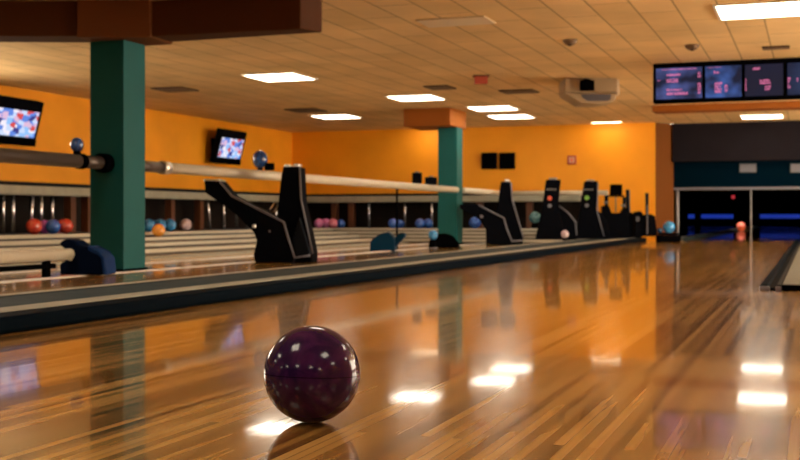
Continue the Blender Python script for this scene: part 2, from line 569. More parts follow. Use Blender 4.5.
counter('long dark counter with cream front edge along the left orange wall',
        [(3, 'leg', 3), (13, 'leg', 13), (30, 'leg', 33), (41, 'leg', 41), (52, 'leg', 52), (70, 'brown', 70), (87, 'brown', 87),
         (170, 'brown', 170), (199, 'brown', 199), (210, 'leg', 207), (224, 'leg', 223), (237, 'leg', 234), (247, 'leg', 252),
         (275, 'leg', 277)], 'y')
counter('dark counter with cream front edge along the back orange wall',
        [(335, 'brown', 335), (352, 'brown', 352), (369, 'leg', 369), (405, 'leg', 405), (432, 'leg', 432),
         (480, 'brown', 480), (530, 'brown', 530), (548, 'leg', 548)], 'x')

# ------------------------------------------------------------------ lane divider at the left of the lane
dv = thing('lane_divider', 'long low grey divider with cream stripe along the left lane edge', 'divider', (-3.5, 0, 0))
def dbox(name, xa, xb, za, zb, m, bev=0.0):
    return MB().box(xa + 3.5, xb + 3.5, FY0 + .02, 22.5, za, zb, bev, 3).build(name, m, dv)
dbox('edge_roll', -3.20, -3.02, 0.0, 0.070, M['divedge'], 0.02)
dbox('cream_stripe', -3.34, -3.20, 0.0, 0.073, M['cream'], 0.004)
dbox('grey_top', -3.86, -3.34, 0.0, 0.062, M['divgrey'], 0.005)
dbox('white_edge', -3.98, -3.92, 0.0, 0.066, M['cream'], 0.004)
dbox('back_edge', -3.92, -3.86, 0.0, 0.062, M['divedge'], 0.002)
# kerb that goes on inside the dark hall
kb = thing('lane_kerb', 'grey kerb running on into the dark lane opening', 'kerb', (-2.47, 23.75, 0))
MB().box(-.14, .02, -.2, 32, 0, 0.06, 0.006, 1).build('kerb_top', M['lanegrey'], kb)
MB().box(.02, .09, -.2, 32, 0, 0.05, 0.015, 2).build('kerb_edge', M['divgrey'], kb)

# right-hand gutter and pale neighbouring deck
gt = thing('lane_gutter', 'black gutter rail at the right edge of the lane with silver end caps', 'gutter', (-0.29, 7.72, 0))
_, gy, _ = at_d(770, 7.4)
G0, G1 = 0.0, 16.0
# channel: left lip, sunk bottom, right lip
MB().box(-0.03, 0.02, G0, G1, 0, 0.035, 0.008, 2).build('left_lip', M['divedge'], gt)
MB().box(0.02, 0.07, G0 + .02, G1, 0, 0.012).build('channel', M['divedge'], gt)
MB().box(0.07, 0.10, G0, G1, 0, 0.035, 0.008, 2).build('right_lip', M['rubber'], gt)
MB().box(-0.032, 0.03, G0 - 0.03, G0, 0, 0.026, 0.006, 2).build('end_cap', M['trimgrey'], gt)
MB().box(0.065, 0.10, G0 - 0.03, G0, 0, 0.026, 0.006, 2).build('end_cap', M['trimgrey'], gt)
dk = thing('side_deck', 'pale grey beige deck strip right of the black gutter', 'deck', (-0.185, 7.72, 0))
MB().box(0.0, 2.5, 0.0, 16.0, 0.0, 0.04, 0.004, 1).build('deck_top', M['lanegrey'], dk)
MB().box(0.0, 2.5, -0.03, 0.0, 0.0, 0.035).build('front_edge', M['matblack'], dk)

# ------------------------------------------------------------------ pillars
def pillar(label, X0, Y0, s, m):
    p = thing('square_pillar', label, 'pillar', (X0 + s / 2, Y0 + s / 2, 0), group=None)
    MB().box(-s / 2, s / 2, -s / 2, s / 2, 0.015, 2.0, 0.006, 2).build('shaft', m, p)
    e = s / 2 + 0.018
    MB().box(-e, e, -e, e, 0.0, 0.022, 0.004, 1).build('base_skirt', M['matblack'], p)
    return p
pillar('teal square pillar at the left under the long brown beam', -5.89, 8.46, 0.34, M['teal'])
pillar('teal square pillar farther back under the short orange brown capital', -6.05, 18.77, 0.34, M['teal'])

# ------------------------------------------------------------------ long hand rail through the pillars
RX, RZ, RR = -5.72, 0.93, 0.052
rail = thing('hand_rail', 'long round rail running level through both teal pillars', 'rail', (RX, 0, 0))
MB().tube([(0, FY0, RZ), (0, 8.05, RZ)], RR + 0.004, 20).build('near_tube', M['raildark'], rail)
MB().tube([(0, 9.45, RZ), (0, 18.77, RZ)], RR, 20).build('middle_tube', M['rail'], rail)
MB().tube([(0, 19.11, RZ), (0, FYB, RZ)], RR, 20).build('far_tube', M['rail'], rail)
for ya, yb, rr, mm in ((8.05, 8.12, RR + .012, M['matblack']), (8.12, 8.36, RR + .002, M['raildark']), (8.36, 8.46, RR + .03, M['matblack']),
                       (8.80, 9.33, RR, M['raildark']), (9.33, 9.45, RR + .01, M['silver'])):
    MB().tube([(0, ya, RZ), (0, yb, RZ)], rr, 20).build('collar', mm, rail)
for px in (397,):
    _, yy, _ = at_x(px, RX)
    MB().tube([(0, yy, 0), (0, yy, RZ)], 0.018, 8).build('support_post', M['matblack'], rail)
MB().tube([(0, 1.5, 0), (0, 1.5, RZ)], 0.03, 8).build('support_post', M['matblack'], rail)

xe = at_y(608, 21.95)[0]
wr_ = thing('wall_rail', 'cream round rail running along the back orange wall behind the machine towers', 'rail', (RX, 21.95, 0))
MB().tube([(0.06, 0, RZ), (xe - RX, 0, RZ)], RR - .004, 16).build('tube', M['rail'], wr_)
MB().tube([(xe - RX - .05, 0, 0.24), (xe - RX - .05, 0, RZ)], 0.02, 8).build('support_post', M['matblack'], wr_)
MB().tube([(0.2, 0, 0.24), (0.2, 0, RZ)], 0.02, 8).build('support_post', M['matblack'], wr_)

# ------------------------------------------------------------------ blue knobs and black boxes on the rail
def knob(px, r, h, label):
    X, Y, d = at_x(px, RX)
    k = thing('rail_knob', label, 'knob', (X, Y, RZ + RR - 0.001))
    MB().tube([(0, 0, 0), (0, 0, 0.03)], 0.03, 12).build('foot', M['matblack'], k)
    MB().sphere((0, 0, 0.02 + h / 2), r, 24, 16, sz=h / (2 * r)).build('round_head', ball_mat('blue_knob', (0.01, 0.03, 0.12), (0.03, 0.14, 0.5), 12), k)
    return k
knob(77, 0.056, 0.125, 'small round blue knob on the dark rail beside the near pillar')
k2 = knob(260, 0.085, 0.20, 'round blue knob with black clip on the cream rail near the television')
MB().box(0.05, 0.15, 0.0, 0.06, 0.0, 0.08, 0.01, 2).build('clip', M['matblack'], k2)

def rail_box(px, w, h, label, group=None):
    X, Y, d = at_x(px, RX)
    b = thing('speaker_box', label, 'box', (X, Y, RZ + RR - 0.001), TH)
    MB().box(-w / 2, w / 2, -.09, .09, 0, h, 0.012, 2).build('case', M['black'], b)
    MB().tube([(0, 0, h), (0, 0, h + 0.02)], 0.035, 12).build('top_button', M['trimgrey'], b)
    return b
rail_box(417, 0.15, 0.165, 'taller left black box standing on the cream rail')
rail_box(431, 0.19, 0.12, 'wider right black box on the cream rail against the far pillar')

# ------------------------------------------------------------------ televisions on the left wall
def television(px, label):
    X, Y, d = at_x(px, -10.33)
    t = thing('wall_television', label, 'television', (FX0, Y, 1.785), 0, group=None)
    MB().box(0.0, 0.03, -.2, .2, -.22, .16).build('wall_plate', M['matblack'], t)
    MB().box(0.02, 0.22, -.12, .12, -.12, .06, 0.01, 1).build('bracket', M['matblack'], t)
    a = math.radians(15)
    R = Matrix.Rotation(a, 4, 'Y')
    def tilted(bmx, name, m, par):
        bmx.bm.transform(Matrix.Translation((0.27, 0, 0)) @ R)
        return bmx.build(name, m, par)
    case = tilted(MB().box(-.07, .05, -.5, .5, -.32, .32, 0.02, 2), 'housing', M['black'], t)
    tilted(MB().box(.045, .056, -.5, .5, -.32, -.235, 0.004, 1), 'lower_bezel', M['matblack'], case)
    tilted(MB().box(.046, .054, -.43, .43, -.20, .17), 'screen', M['tv'], t)
    return t
television(14, 'flat television on the left wall, cut by the left picture edge')
television(229, 'tilted flat television on the left wall above the cream rail')

# ------------------------------------------------------------------ pair of black wall boxes on the back wall
for px, lab in ((490, 'left one of two square black wall speakers on the back wall'), (508, 'right one of two square black wall speakers on the back wall')):
    X, Y, d = at_y(px, FYB)
    s = thing('wall_speaker', lab, 'speaker', (X, FYB, zat(161, d)))
    MB().box(-.155, .155, -.12, 0, -.165, .165, 0.015, 2).build('case', M['black'], s)
    MB().box(-.135, .135, -.128, -.118, -.145, .145).build('grille', M['matblack'], s)
X, Y, d = at_y(572, FYB)
nt_ = thing('wall_notice', 'small square reddish notice on the orange back wall', 'sign', (X, FYB, zat(160, d)))
MB().box(-.09, .09, -.03, 0, -.09, .09, 0.006, 1).build('frame', M['redbox'], nt_)
MB().box(-.055, .055, -.036, -.028, -.055, .055).build('face', M['notice'], nt_)
MB().box(-.02, .02, -.04, -.034, -.03, .03).build('mark', M['redmark'], nt_)

# ------------------------------------------------------------------ ceiling lamps
LAMPS = [  # px centre, depth, X width, label
    (280, 15.0, 'lit ceiling panel in front of the left corner, largest on the left'),
    (336, 20.9, 'small lit ceiling panel just above the left room corner'),
    (416, 17.6, 'lit ceiling panel directly left of the short pillar capital'),
    (493, 19.3, 'upper left one of two adjoining lit ceiling panels right of the capital'),
    (511, 20.9, 'lower right one of two adjoining lit ceiling panels right of the capital'),
    (760, 10.15, 'large lit ceiling panel at the upper right corner'),
]
lamp0 = None
def make_lamp(loc, label):
    t = thing('ceiling_lamp', label, 'ceiling lamp', loc, 0, 'lit ceiling panels')
    MB().box(-.35, .35, -.36, .36, -.012, 0.0).build('diffuser', M['lamp'], t)
    fr = MB()
    for a in ((-.375, -.35, -.385, .385), (.35, .375, -.385, .385), (-.35, .35, -.385, -.36), (-.35, .35, .36, .385)):
        fr.box(a[0], a[1], a[2], a[3], -.016, 0.0)
    fr.build('frame', M['lampframe'], t)
    return t
for i, (px, d, lab) in enumerate(LAMPS):
    X, Y, _ = at_d(px, d)
    if lamp0 is None:
        lamp0 = make_lamp((X, Y, CEIL), lab)
    else:
        clone(lamp0, (X, Y, CEIL), lab)
EXTRA = [(at_d(762, 17.4)[:2], 'lit ceiling panel hidden behind the hanging scoreboard, seen mirrored in the lane'),
         (at_d(762, 20.9)[:2], 'lit ceiling panel in front of the grey fascia under the scoreboard')]
for (X, Y), lab in EXTRA:
    clone(lamp0, (X, Y, CEIL), lab)
# the rest of the same ceiling grid over the approach (outside the frame)
for X in (-8.2, -5.2, -2.2, 0.8, 3.4):
    for Y in (-2.4, 1.6, 5.6):
        if X < -6 and Y > 5: continue
        clone(lamp0, (X, Y, CEIL), 'lit ceiling panel over the near part of the room')
for X, Y in ((2.6, 10.0), (2.6, 13.5), (2.6, 17.0), (2.6, 20.5)):
    clone(lamp0, (X, Y, CEIL), 'lit ceiling panel over the side of the room')

for px, lab in ((606, 'narrow lit washer lamp in the ceiling close to the orange back wall'),
                (424, 'narrow lit wall washer lamp at the back wall hidden behind the pillar capital')):
    X, Y, _ = at_y(px, 22.2)
    w_ = thing('wall_washer', lab, 'ceiling lamp', (X, Y, CEIL))
    MB().box(-.28, .28, -.055, .055, -.012, 0).build('diffuser', M['washer'], w_)
    MB().box(-.30, .30, -.075, -.055, -.016, 0).build('frame', M['lampframe'], w_)
X, Y, _ = at_d(456, 10.75)
up = thing('unlit_ceiling_panel', 'pale unlit ceiling panel near the top edge, left of centre', 'ceiling panel', (X, Y, CEIL), 0)
MB().box(-.33, .33, -.2, .2, -.012, 0).build('diffuser', M['dull_panel'], up)

# vents, detectors, red box, projector
def vent(px, py, w, l, label):
    d = (CEIL - EYE) * F / (217 - py)
    X, Y, _ = at_d(px, d)
    v = thing('ceiling_vent', label, 'vent', (X, Y, CEIL))
    MB().box(-w / 2, w / 2, -l / 2, l / 2, -.010, 0).build('backing', M['matblack'], v)
    n = 5
    for k in range(n):
        y = -l / 2 + l * (k + .5) / n
        MB().box(-w / 2, w / 2, y - l * .07, y + l * .07, -.018, -.008).build('slat', M['vent'], v)
    return v
vent(440, 87, 0.35, 0.45, 'small dark ceiling vent above the capital of the far pillar')
vent(519, 91, 0.5, 0.45, 'faint dark ceiling vent between red box and projector')
vent(306, 110, 0.55, 0.6, 'dark ceiling vent left of the corner lamp')
vent(776, 47, 0.28, 0.18, 'narrow dark ceiling vent above the right end of the scoreboard')
vent(175, 89, 0.5, 0.5, 'long dark ceiling vent right of the near pillar')

def detector(px, py, label):
    d = (CEIL - EYE) * F / (217 - py)
    X, Y, _ = at_d(px, d)
    v = thing('smoke_detector', label, 'smoke detector', (X, Y, CEIL))
    MB().tube([(0, 0, 0), (0, 0, -.02), (0, 0, -.05)], [0.075, 0.075, 0.045], 20).build('body', M['vent'], v)
    MB().tube([(0, 0, -.05), (0, 0, -.06)], 0.02, 12).build('sensor', M['matblack'], v)
detector(692, 45, 'small round smoke detector above the left part of the scoreboard')
detector(570, 40, 'small round smoke detector near the ceiling centre')

X, Y, _ = at_d(481, 14.9)
rb = thing('ceiling_sign_box', 'small red box fixed to the ceiling above the twin lamps', 'sign', (X, Y, CEIL), TH)
MB().box(-.085, .085, -.05, .05, -.11, 0, 0.008, 1).build('case', M['redbox'], rb)
MB().box(-.105, .105, -.07, .07, -.018, 0).build('mount_plate', M['soffit'], rb)

X, Y, _ = at_d(589, 15.4)
pj = thing('ceiling_projector', 'beige projector box with dark lens hanging from the ceiling', 'projector', (X, Y, CEIL), TH)
MB().box(-.36, .33, -.25, .3, -.19, 0, 0.015, 2).build('case', M['projcase'], pj)
MB().prism([(-.36, -.20), (.33, -.20), (.30, -.30), (.10, -.335), (-.14, -.33), (-.22, -.28)], 'y', -.25, .3, 0.01, 1).build('lower_tray', M['projcase'], pj)
MB().prism([(-.15, -.215), (.25, -.215), (.24, -.285), (.20, -.305), (-.06, -.305), (-.13, -.26)], 'y', -.262, -.24).build('grey_window', M['greylens'], pj)
MB().tube([(-.07, -.24, -.09), (-.07, -.36, -.10)], [0.085, 0.07], 20).build('lens', M['matblack'], pj)
MB().box(-.16, 0.03, -.27, -.245, -.17, -.03, 0.005, 1).build('lens_plate', M['black'], pj)
MB().box(.33, .36, -.25, .3, -.22, -.02, 0.005, 1).build('side_plate', M['dull_panel'], pj)

# ------------------------------------------------------------------ hanging scoreboard of monitors
SY = at_d(652, 13.75)[1]
XL = at_y(653, SY)[0]
dL = at_y(653, SY)[2]
zt, zb = CEIL - .002, zat(103, dL)
WID = 2.4
sb = thing('hanging_scoreboard', 'row of dark blue monitors with pink lettering hanging from the ceiling', 'scoreboard', (XL, SY, zb))
H = zt - zb
MB().box(0, WID, 0.0, 0.16, 0, H, 0.008, 1).build('housing', M['matblack'], sb)
def xs(px):
    return at_y(px, SY)[0] - XL
scr = [(656, 702), (705.5, 741.5), (745, 783), (787.5, 826)]
for k, (pa, pb) in enumerate(scr):
    xa, xb = xs(pa), xs(pb)
    s = MB().box(xa, xb, -.012, 0.004, 0.04, H - 0.06, 0.003, 1).build('monitor_screen', M['mon%d' % k], sb)
    marks = [[(12, 47, 11.5, 14.5), (17, 31, 18, 20.5), (17, 29, 23, 27), (8, 11, 24, 25), (17, 32, 33, 35.5), (17, 38, 36.5, 39.5), (48, 51.5, 17, 23), (48, 51.5, 28, 39)],
             [(58, 71, 11, 14), (64, 69, 17, 20), (65, 73, 28, 39), (75, 78, 31, 38), (86.5, 88.5, 10, 11)],
             [(105.5, 108, 10.5, 13), (103, 110, 15, 18), (110, 121, 27, 32), (115, 121, 33, 38), (92.3, 97, 26, 38)],
             [(138, 141, 26, 37), (147, 149, 27, 31)]][k]
    for (ma, mb_, ya, yb) in marks:
        # crop coords (8x zoom from 650,58) -> px ; broken into rows of little glyph strokes
        A, Bx = xs(650 + ma if k < 2 or ma < 100 else 650 + ma), xs(650 + mb_)
        zA, zB = H - (58 + ya - 65.5) * dL / F, H - (58 + yb - 65.5) * dL / F
        zA, zB = min(zA, H - .07), max(zB, .045)
        if A < xa + .005: A = xa + .005
        if Bx > xb - .005: Bx = xb - .005
        if Bx <= A or zA <= zB: continue
        lt = MB()
        rows = max(1, int(round((zA - zB) / 0.030)))
        rh = (zA - zB) / rows
        for r_ in range(rows):
            x = A
            ztop = zA - r_ * rh
            xe = Bx - (0.25 * (Bx - A) * random.random() if rows > 1 else 0)
            while x < xe - 0.006:
                w = random.choice((0.010, 0.014, 0.018))
                w = min(w, xe - x)
                hh = rh * random.choice((0.55, 0.7, 0.8))
                lt.box(x, x + w * .8, -.016, -.011, ztop - rh * .9, ztop - rh * .9 + hh)
                x += w + (0.012 if random.random() < .12 else 0.002)
        lt.build('lettering', M['pinktext'], s)

# ------------------------------------------------------------------ ball return machines
def machine(pxc, d, label, group, polys, trims=(), caps=(), extra=None, zoff=0.0, base_py=None):
    """profile drawn in the plane facing the viewer and given real depth"""
    X, Y, _ = at_d(pxc, d)
    s = d / F
    if base_py is None:
        base_py = 217 + (EYE - zoff) / s
    t = thing('ball_return_machine', label, 'ball return machine', (X, Y, zoff), TH * 0.7, group)
    def L(p):
        return ((p[0] - pxc) * s, max(0.0, (base_py - p[1]) * s))
    for name, pts, a0, a1, m in polys:
        MB().prism([L(p) for p in pts], 'y', a0, a1, 0.012, 2).build(name, m, t)
    for name, pts, a, r, m in trims:
        MB().tube([(L(p)[0], a, L(p)[1]) for p in pts], r, 8).build(name, m, t)
    for name, p, w, h, a0, a1, m in caps:
        q = L(p)
        MB().box(q[0] - w / 2, q[0] + w / 2, a0, a1, q[1] - h / 2, q[1] + h / 2, min(w, h) * .2, 1).build(name, m, t)
    if extra: extra(t, L)
    return t

G = 'ball return machines along the lane divider'
machine(286, 12.0, 'nearest black ball return machine with arm reaching left beside the near pillar', G,
    [('arm_body', [(208, 181), (223.5, 181.5), (236, 196), (262, 209), (288, 222), (292, 236), (298, 257), (297, 262), (259, 262), (257.5, 254), (261, 241),
                   (258, 232), (245.5, 220), (231, 207), (209, 193)], -.22, .08, M['black']),
     ('tower', [(285.5, 167), (301.5, 167), (303, 200), (314.5, 253), (314, 262), (284, 262), (279, 217), (283.5, 176)], -.12, .24, M['black']),
     ('gusset', [(296, 240), (303, 217), (313, 250), (314, 256), (299, 256)], -.18, -.10, M['rubber'])],
    [('edge_trim', [(224, 182), (236, 196), (262, 209), (288, 222), (292, 236), (299, 257), (314, 254.5)], -.22, 0.011, M['trimgrey']),
     ('edge_trim', [(302, 168), (303.5, 200), (315, 253)], -.12, 0.010, M['trimgrey']),
     ('strut', [(266, 215), (275, 203)], 0.0, 0.013, M['chrome']),
     ('strut', [(271, 218), (278, 206)], 0.0, 0.013, M['chrome'])],
    [('end_plate', (215, 180.6), 0.17, 0.025, -.2, .06, M['silver']),
     ('top_button', (288, 166), 0.06, 0.03, -.05, .1, M['silver']),
     ('top_button', (297.5, 165.5), 0.06, 0.03, -.05, .1, M['silver']),
     ('badge', (258.5, 226), 0.04, 0.035, -.228, -.215, M['silver']),
     ('badge', (274, 231), 0.02, 0.02, -.226, -.215, M['trimgrey'])])

D2 = 19.6
machine(500, D2, 'black ball return machine with arm reaching left behind the far pillar', G,
    [('arm_body', [(460, 204.5), (479, 204.5), (492, 212), (504, 218), (507, 229), (512, 241), (511, 246), (486.5, 246), (486, 229), (479, 218.5), (461, 209)], -.22, .08, M['black']),
     ('tower', [(501, 182), (510.5, 182), (512, 201), (523, 238), (522.6, 246), (500, 246), (496.5, 214)], -.12, .24, M['black'])],
    [('edge_trim', [(479, 205), (492, 212), (504, 218), (507, 229), (512, 241), (522, 240)], -.22, 0.014, M['trimgrey']),
     ('edge_trim', [(511, 183), (512.5, 201), (523.5, 238)], -.12, 0.013, M['trimgrey'])],
    [('top_button', (507, 181), 0.08, 0.04, -.05, .1, M['silver']),
     ('badge', (482, 216.5), 0.05, 0.05, -.228, -.215, M['trimgrey'])])

D3 = 20.5
def front_marks(cx, y1, y2, y3, col):
    def f(t, L):
        for i, (w, h) in enumerate(((0.028, 0.05),) * 4):
            q = L((cx + 1.9, y1))
            MB().box(q[0] - .085 + i * .045, q[0] - .085 + i * .045 + w, -.19, -.178, q[1] - .014, q[1] + .014).build('lettering', M['whitemark'], t)
        q = L((cx, y2)); MB().tube([(q[0], -.19, q[1]), (q[0], -.178, q[1])], 0.042, 14).build('round_light', col, t)
        q = L((cx, y3)); MB().tube([(q[0], -.19, q[1]), (q[0], -.178, q[1])], 0.036, 14).build('round_button', M['trimgrey'], t)
    return f
machine(551, D3, 'black ball return machine with red dot on its tower', G,
    [('tower', [(546, 180), (560.5, 180), (558, 206), (563, 230), (564, 243), (534.5, 243), (541.5, 212)], -.18, .16, M['black']),
     ('arm_body', [(557, 207), (563, 209), (568, 213.5), (575, 222), (576, 235), (576, 243), (562, 243), (559, 228)], -.10, .2, M['black'])],
    [('edge_trim', [(559, 206), (568, 213), (575, 222), (576, 235)], -.10, 0.013, M['trimgrey'])],
    [('top_button', (553, 178.8), 0.14, 0.03, -.1, .1, M['silver'])],
    front_marks(549.5, 189.6, 198.3, 205.8, M['redmark']))
machine(587, 21.2, 'black ball return machine with green dot on its tower', G,
    [('tower', [(584.5, 181.5), (597, 181.5), (595.5, 213), (598.5, 236), (598.5, 243), (575.5, 243), (581, 204)], -.18, .16, M['black']),
     ('arm_body', [(594, 209), (601, 213), (606, 222), (609, 234), (609, 243), (596, 243)], -.10, .2, M['black'])],
    [('edge_trim', [(597, 183), (596.5, 212), (603, 236)], -.19, 0.011, M['trimgrey'])],
    [('top_button', (590.5, 180.5), 0.14, 0.025, -.1, .1, M['silver'])],
    front_marks(586.3, 189.8, 198, 205.5, M['greenmark']), zoff=.073)
# machine with a box monitor between two posts
machine(614, 21.55, 'black ball return machine with a small monitor raised between two posts', G,
    [('body', [(602, 206), (608.5, 206), (611, 213), (620, 213), (623, 208), (628, 208), (629, 240), (602, 240)], -.15, .2, M['black']),
     ('monitor', [(610.4, 184.5), (621.6, 184.5), (621.6, 195), (610.4, 195)], -.12, .12, M['matblack'])],
    [('post', [(606.5, 240), (606.5, 196)], 0.0, 0.035, M['black']),
     ('post', [(623.5, 240), (624, 197)], 0.0, 0.03, M['rubber']),
     ('crossbar', [(606.5, 196), (624, 196)], 0.0, 0.016, M['black']),
     ('post', [(616, 212), (616, 195)], 0.06, 0.012, M['trimgrey'])],
    [('bracket', (606, 202.5), 0.07, 0.05, -.06, .06, M['trimgrey']),
     ('bracket', (623, 205.5), 0.07, 0.05, -.06, .06, M['trimgrey'])], zoff=.073)
machine(631, 22.1, 'narrow black ball return machine with a single mast behind the raised monitor', G,
    [('body', [(629, 212), (636, 214), (640, 224), (641, 238), (627, 238)], -.15, .2, M['black']),
     ('mast', [(625.8, 189.5), (629.4, 189.5), (629.8, 238), (626.8, 238)], -.03, .06, M['rubber'])],
    [('edge_trim', [(629.4, 190), (630, 230)], -.04, 0.008, M['trimgrey'])], [], zoff=.073)
machine(646, 21.45, 'farthest black ball return machine with a thin mast beside the wall corner', G,
    [('body', [(634.5, 212), (640, 211), (643, 215), (650, 214), (654, 216), (656, 232), (656, 236), (634, 236)], -.15, .2, M['black']),
     ('mast', [(644.2, 193), (647.6, 193), (647.3, 236), (645, 236)], -.20, -.14, M['rubber'])],
    [('edge_trim', [(646, 205), (646, 234)], -.21, 0.010, M['trimgrey'])],
    [('badge', (637, 219), 0.07, 0.09, -.165, -.15, M['greylens'])], zoff=.073)

# ------------------------------------------------------------------ low blue ball stands
def low_stand(pxc, d, label, polys, extra=None):
    X, Y, _ = at_d(pxc, d)
    s = d / F
    b = 217 + EYE / s
    t = thing('low_ball_feeder', label, 'ball feeder', (X, Y, 0), TH * .7)
    def L(p): return ((p[0] - pxc) * s, max(0.0, (b - p[1]) * s))
    for name, pts, a0, a1, m in polys:
        MB().prism([L(p) for p in pts], 'y', a0, a1, 0.02, 3).build(name, m, t)
    if extra: extra(t, L)
    return t

def ex1(t, L):
    q = L((77.5, 258))
    MB().tube([(q[0], -.17, q[1]), (q[0], -.155, q[1])], 0.018, 12).build('bolt', M['silver'], t)
low_stand(90, 9.3, 'dark navy ball feeder on the floor against the near pillar', [
    ('housing', [(66, 274), (65.5, 263), (72, 260), (72, 249), (66, 245), (65.5, 242), (72, 238.5), (81, 240), (88, 246), (95, 247), (106, 252), (109, 258), (111, 274)], -.15, .07, M['navy']),
    ('edge_band', [(95, 246.4), (107, 252), (113, 257), (115, 274), (110.5, 274), (108.6, 258), (105.5, 253), (95, 248)], -.17, .07, M['blueedge'])], ex1)
low_stand(388, 15.9, 'teal blue rounded ball feeder standing alone left of the far pillar', [
    ('housing', [(371, 251), (371, 243), (374, 238), (379, 235), (384, 232.5), (390, 232), (394, 236), (396, 240), (396, 251)], -.15, .15, M['tealblue']),
    ('side_lobe', [(394, 243), (396, 237), (400, 232.5), (405, 232.5), (406, 236), (402, 241), (398, 244.5), (396, 247)], -.10, .12, M['tealblue'])])
low_stand(446, 17.6, 'black wedge shaped ball feeder at the foot of the far pillar', [
    ('housing', [(429, 247.5), (430, 240), (434, 233.5), (446, 233.5), (453, 236), (458, 242), (460, 247.5)], -.15, .12, M['matblack'])])

# cream ball track running to the near feeder
tx, ty, td = at_d(70, 9.1)
trk = thing('ball_track', 'thick cream tube track leading to the navy ball feeder', 'ball track', (tx, ty, 0))
MB().tube([(0, 0, .175), (0, -ty + FY0 + .2, .175)], 0.045, 16).build('upper_tube', M['rail'], trk)
MB().tube([(.0, -.2, .09), (.0, -ty + FY0 + .2, .09)], 0.02, 12).build('lower_rod', M['matblack'], trk)
for yy in (-.3, -3.0, -7.0, -11.0):
    MB().box(-.02, .02, yy - .03, yy + .03, 0, .14).build('foot', M['matblack'], trk)

# ------------------------------------------------------------------ balls
def ball(px, r, label, c, group=None, X=None, Y=None, d=None, z=0.0, u=24):
    if X is not None: x, y, _ = at_x(px, X)
    elif Y is not None: x, y, _ = at_y(px, Y)
    else: x, y, _ = at_d(px, d)
    o = MB().sphere((0, 0, 0), r, u, u * 2 // 3).build('bowling_ball', c)
    o.location = (x, y, z + r)
    return tag(o, label, 'bowling ball', group)

RED = ball_mat('red_ball', (0.45, 0.03, 0.02), (0.75, 0.10, 0.06))
PURP = ball_mat('violet_ball', (0.25, 0.04, 0.30), (0.50, 0.15, 0.55))
BLUE = ball_mat('blue_ball', (0.02, 0.06, 0.35), (0.05, 0.20, 0.70))
SKY = ball_mat('sky_blue_ball', (0.02, 0.16, 0.42), (0.08, 0.42, 0.80))
ROSE = ball_mat('rose_ball', (0.60, 0.12, 0.22), (0.80, 0.30, 0.40))
PINK = ball_mat('pink_ball', (0.65, 0.14, 0.40), (0.85, 0.30, 0.60))
PALE = ball_mat('pale_pink_ball', (0.60, 0.42, 0.46), (0.80, 0.65, 0.66))
ORG = ball_mat('orange_ball', (0.80, 0.25, 0.02), (0.95, 0.45, 0.08))
CORAL = ball_mat('coral_ball', (0.85, 0.13, 0.07), (0.95, 0.35, 0.25))

g = 'balls under the left counter'
ball(34, .105, 'red bowling ball at the left end of the row under the left counter', RED, g, X=-9.68, z=PZ)
ball(44.5, .095, 'violet bowling ball between red and blue under the left counter', PURP, g, X=-9.93, z=PZ)
ball(53, .10, 'blue bowling ball in the middle of the row under the left counter', BLUE, g, X=-9.68, z=PZ)
ball(59.5, .085, 'rose bowling ball half behind its blue neighbour under the left counter', ROSE, g, X=-9.93, z=PZ)
ball(65.5, .105, 'red bowling ball at the right end of the row left of the near pillar', RED, g, X=-9.68, z=PZ)
g = 'sky blue balls right of the near pillar'
for px, xx, rr, lab in ((149, -9.68, .10, 'sky blue ball touching the right edge of the near pillar'), (155, -9.93, .09, 'sky blue ball second from the near pillar'),
                    (160, -9.68, .10, 'sky blue ball behind the orange ball'), (165, -9.93, .09, 'sky blue ball second from the right in the blue row'),
                    (170, -9.68, .10, 'rightmost sky blue ball of the row right of the near pillar')):
    ball(px, rr, lab, SKY, g, X=xx, z=PZ)
ball(158.5, .095, 'orange bowling ball on the steps in front of the sky blue balls', ORG, None, X=-8.88, z=0.18)
ball(186, .10, 'pale pink bowling ball alone between the near pillar and the nearest machine', PALE, None, X=-9.8, z=PZ)
g = 'balls under the back counter'
for px, yy, c, rr, lab in ((319, 21.5, PINK, .10, 'pink bowling ball at the left end under the back counter'),
                       (326, 21.76, PINK, .10, 'pink bowling ball in the middle of three under the back counter'),
                       (333, 21.5, ROSE, .10, 'pink bowling ball next to the blue one under the back counter'),
                       (341, 21.76, BLUE, .09, 'blue bowling ball beside the three pink ones'),
                       (393, 21.5, BLUE, .10, 'blue ball between the two chrome legs, the left one of two'),
                       (400, 21.76, BLUE, .09, 'blue ball between the two chrome legs, the right one of two'),
                       (420, 21.5, BLUE, .10, 'blue ball left of the far pillar, left one of the pair'),
                       (428, 21.76, BLUE, .10, 'blue ball left of the far pillar, right one of the pair'),
                       (475, 21.7, BLUE, .12, 'blue bowling ball under the arm of the second machine')):
    ball(px, rr, lab, c, g, Y=yy, z=PZ)
ball(433, .075, 'light blue ball resting at the left of the black wedge feeder', SKY, None, d=17.2, z=.125)
ball(535, .12, 'dark teal ball behind the machine with the red dot', ball_mat('teal_ball', (0.02, 0.08, 0.10), (0.10, 0.25, 0.28)), None, Y=21.6, z=PZ+.1)
ball(565, .07, 'small pale ball at the foot of the machine with the red dot', PALE, None, d=20.0, z=.10)
ball(741, .15, 'glowing coral ball far down the dark lane', CORAL, None, d=38.0, z=0.0)
rk = thing('low_ball_rack', 'low black rack at the wall corner by the lane opening', 'rack', (*at_d(666, 21.3)[:2], 0), TH)
MB().box(-.16, .26, -.1, .1, 0, .13, .015, 2).build('base', M['matblack'], rk)
MB().tube([(-.14, -.06, .155), (.24, -.06, .155)], .02, 8).build('front_rod', M['black'], rk)
MB().tube([(-.14, .06, .155), (.24, .06, .155)], .02, 8).build('back_rod', M['black'], rk)
ball(669, .115, 'light blue ball on the low black rack by the wall corner', SKY, None, d=21.3, z=.165)
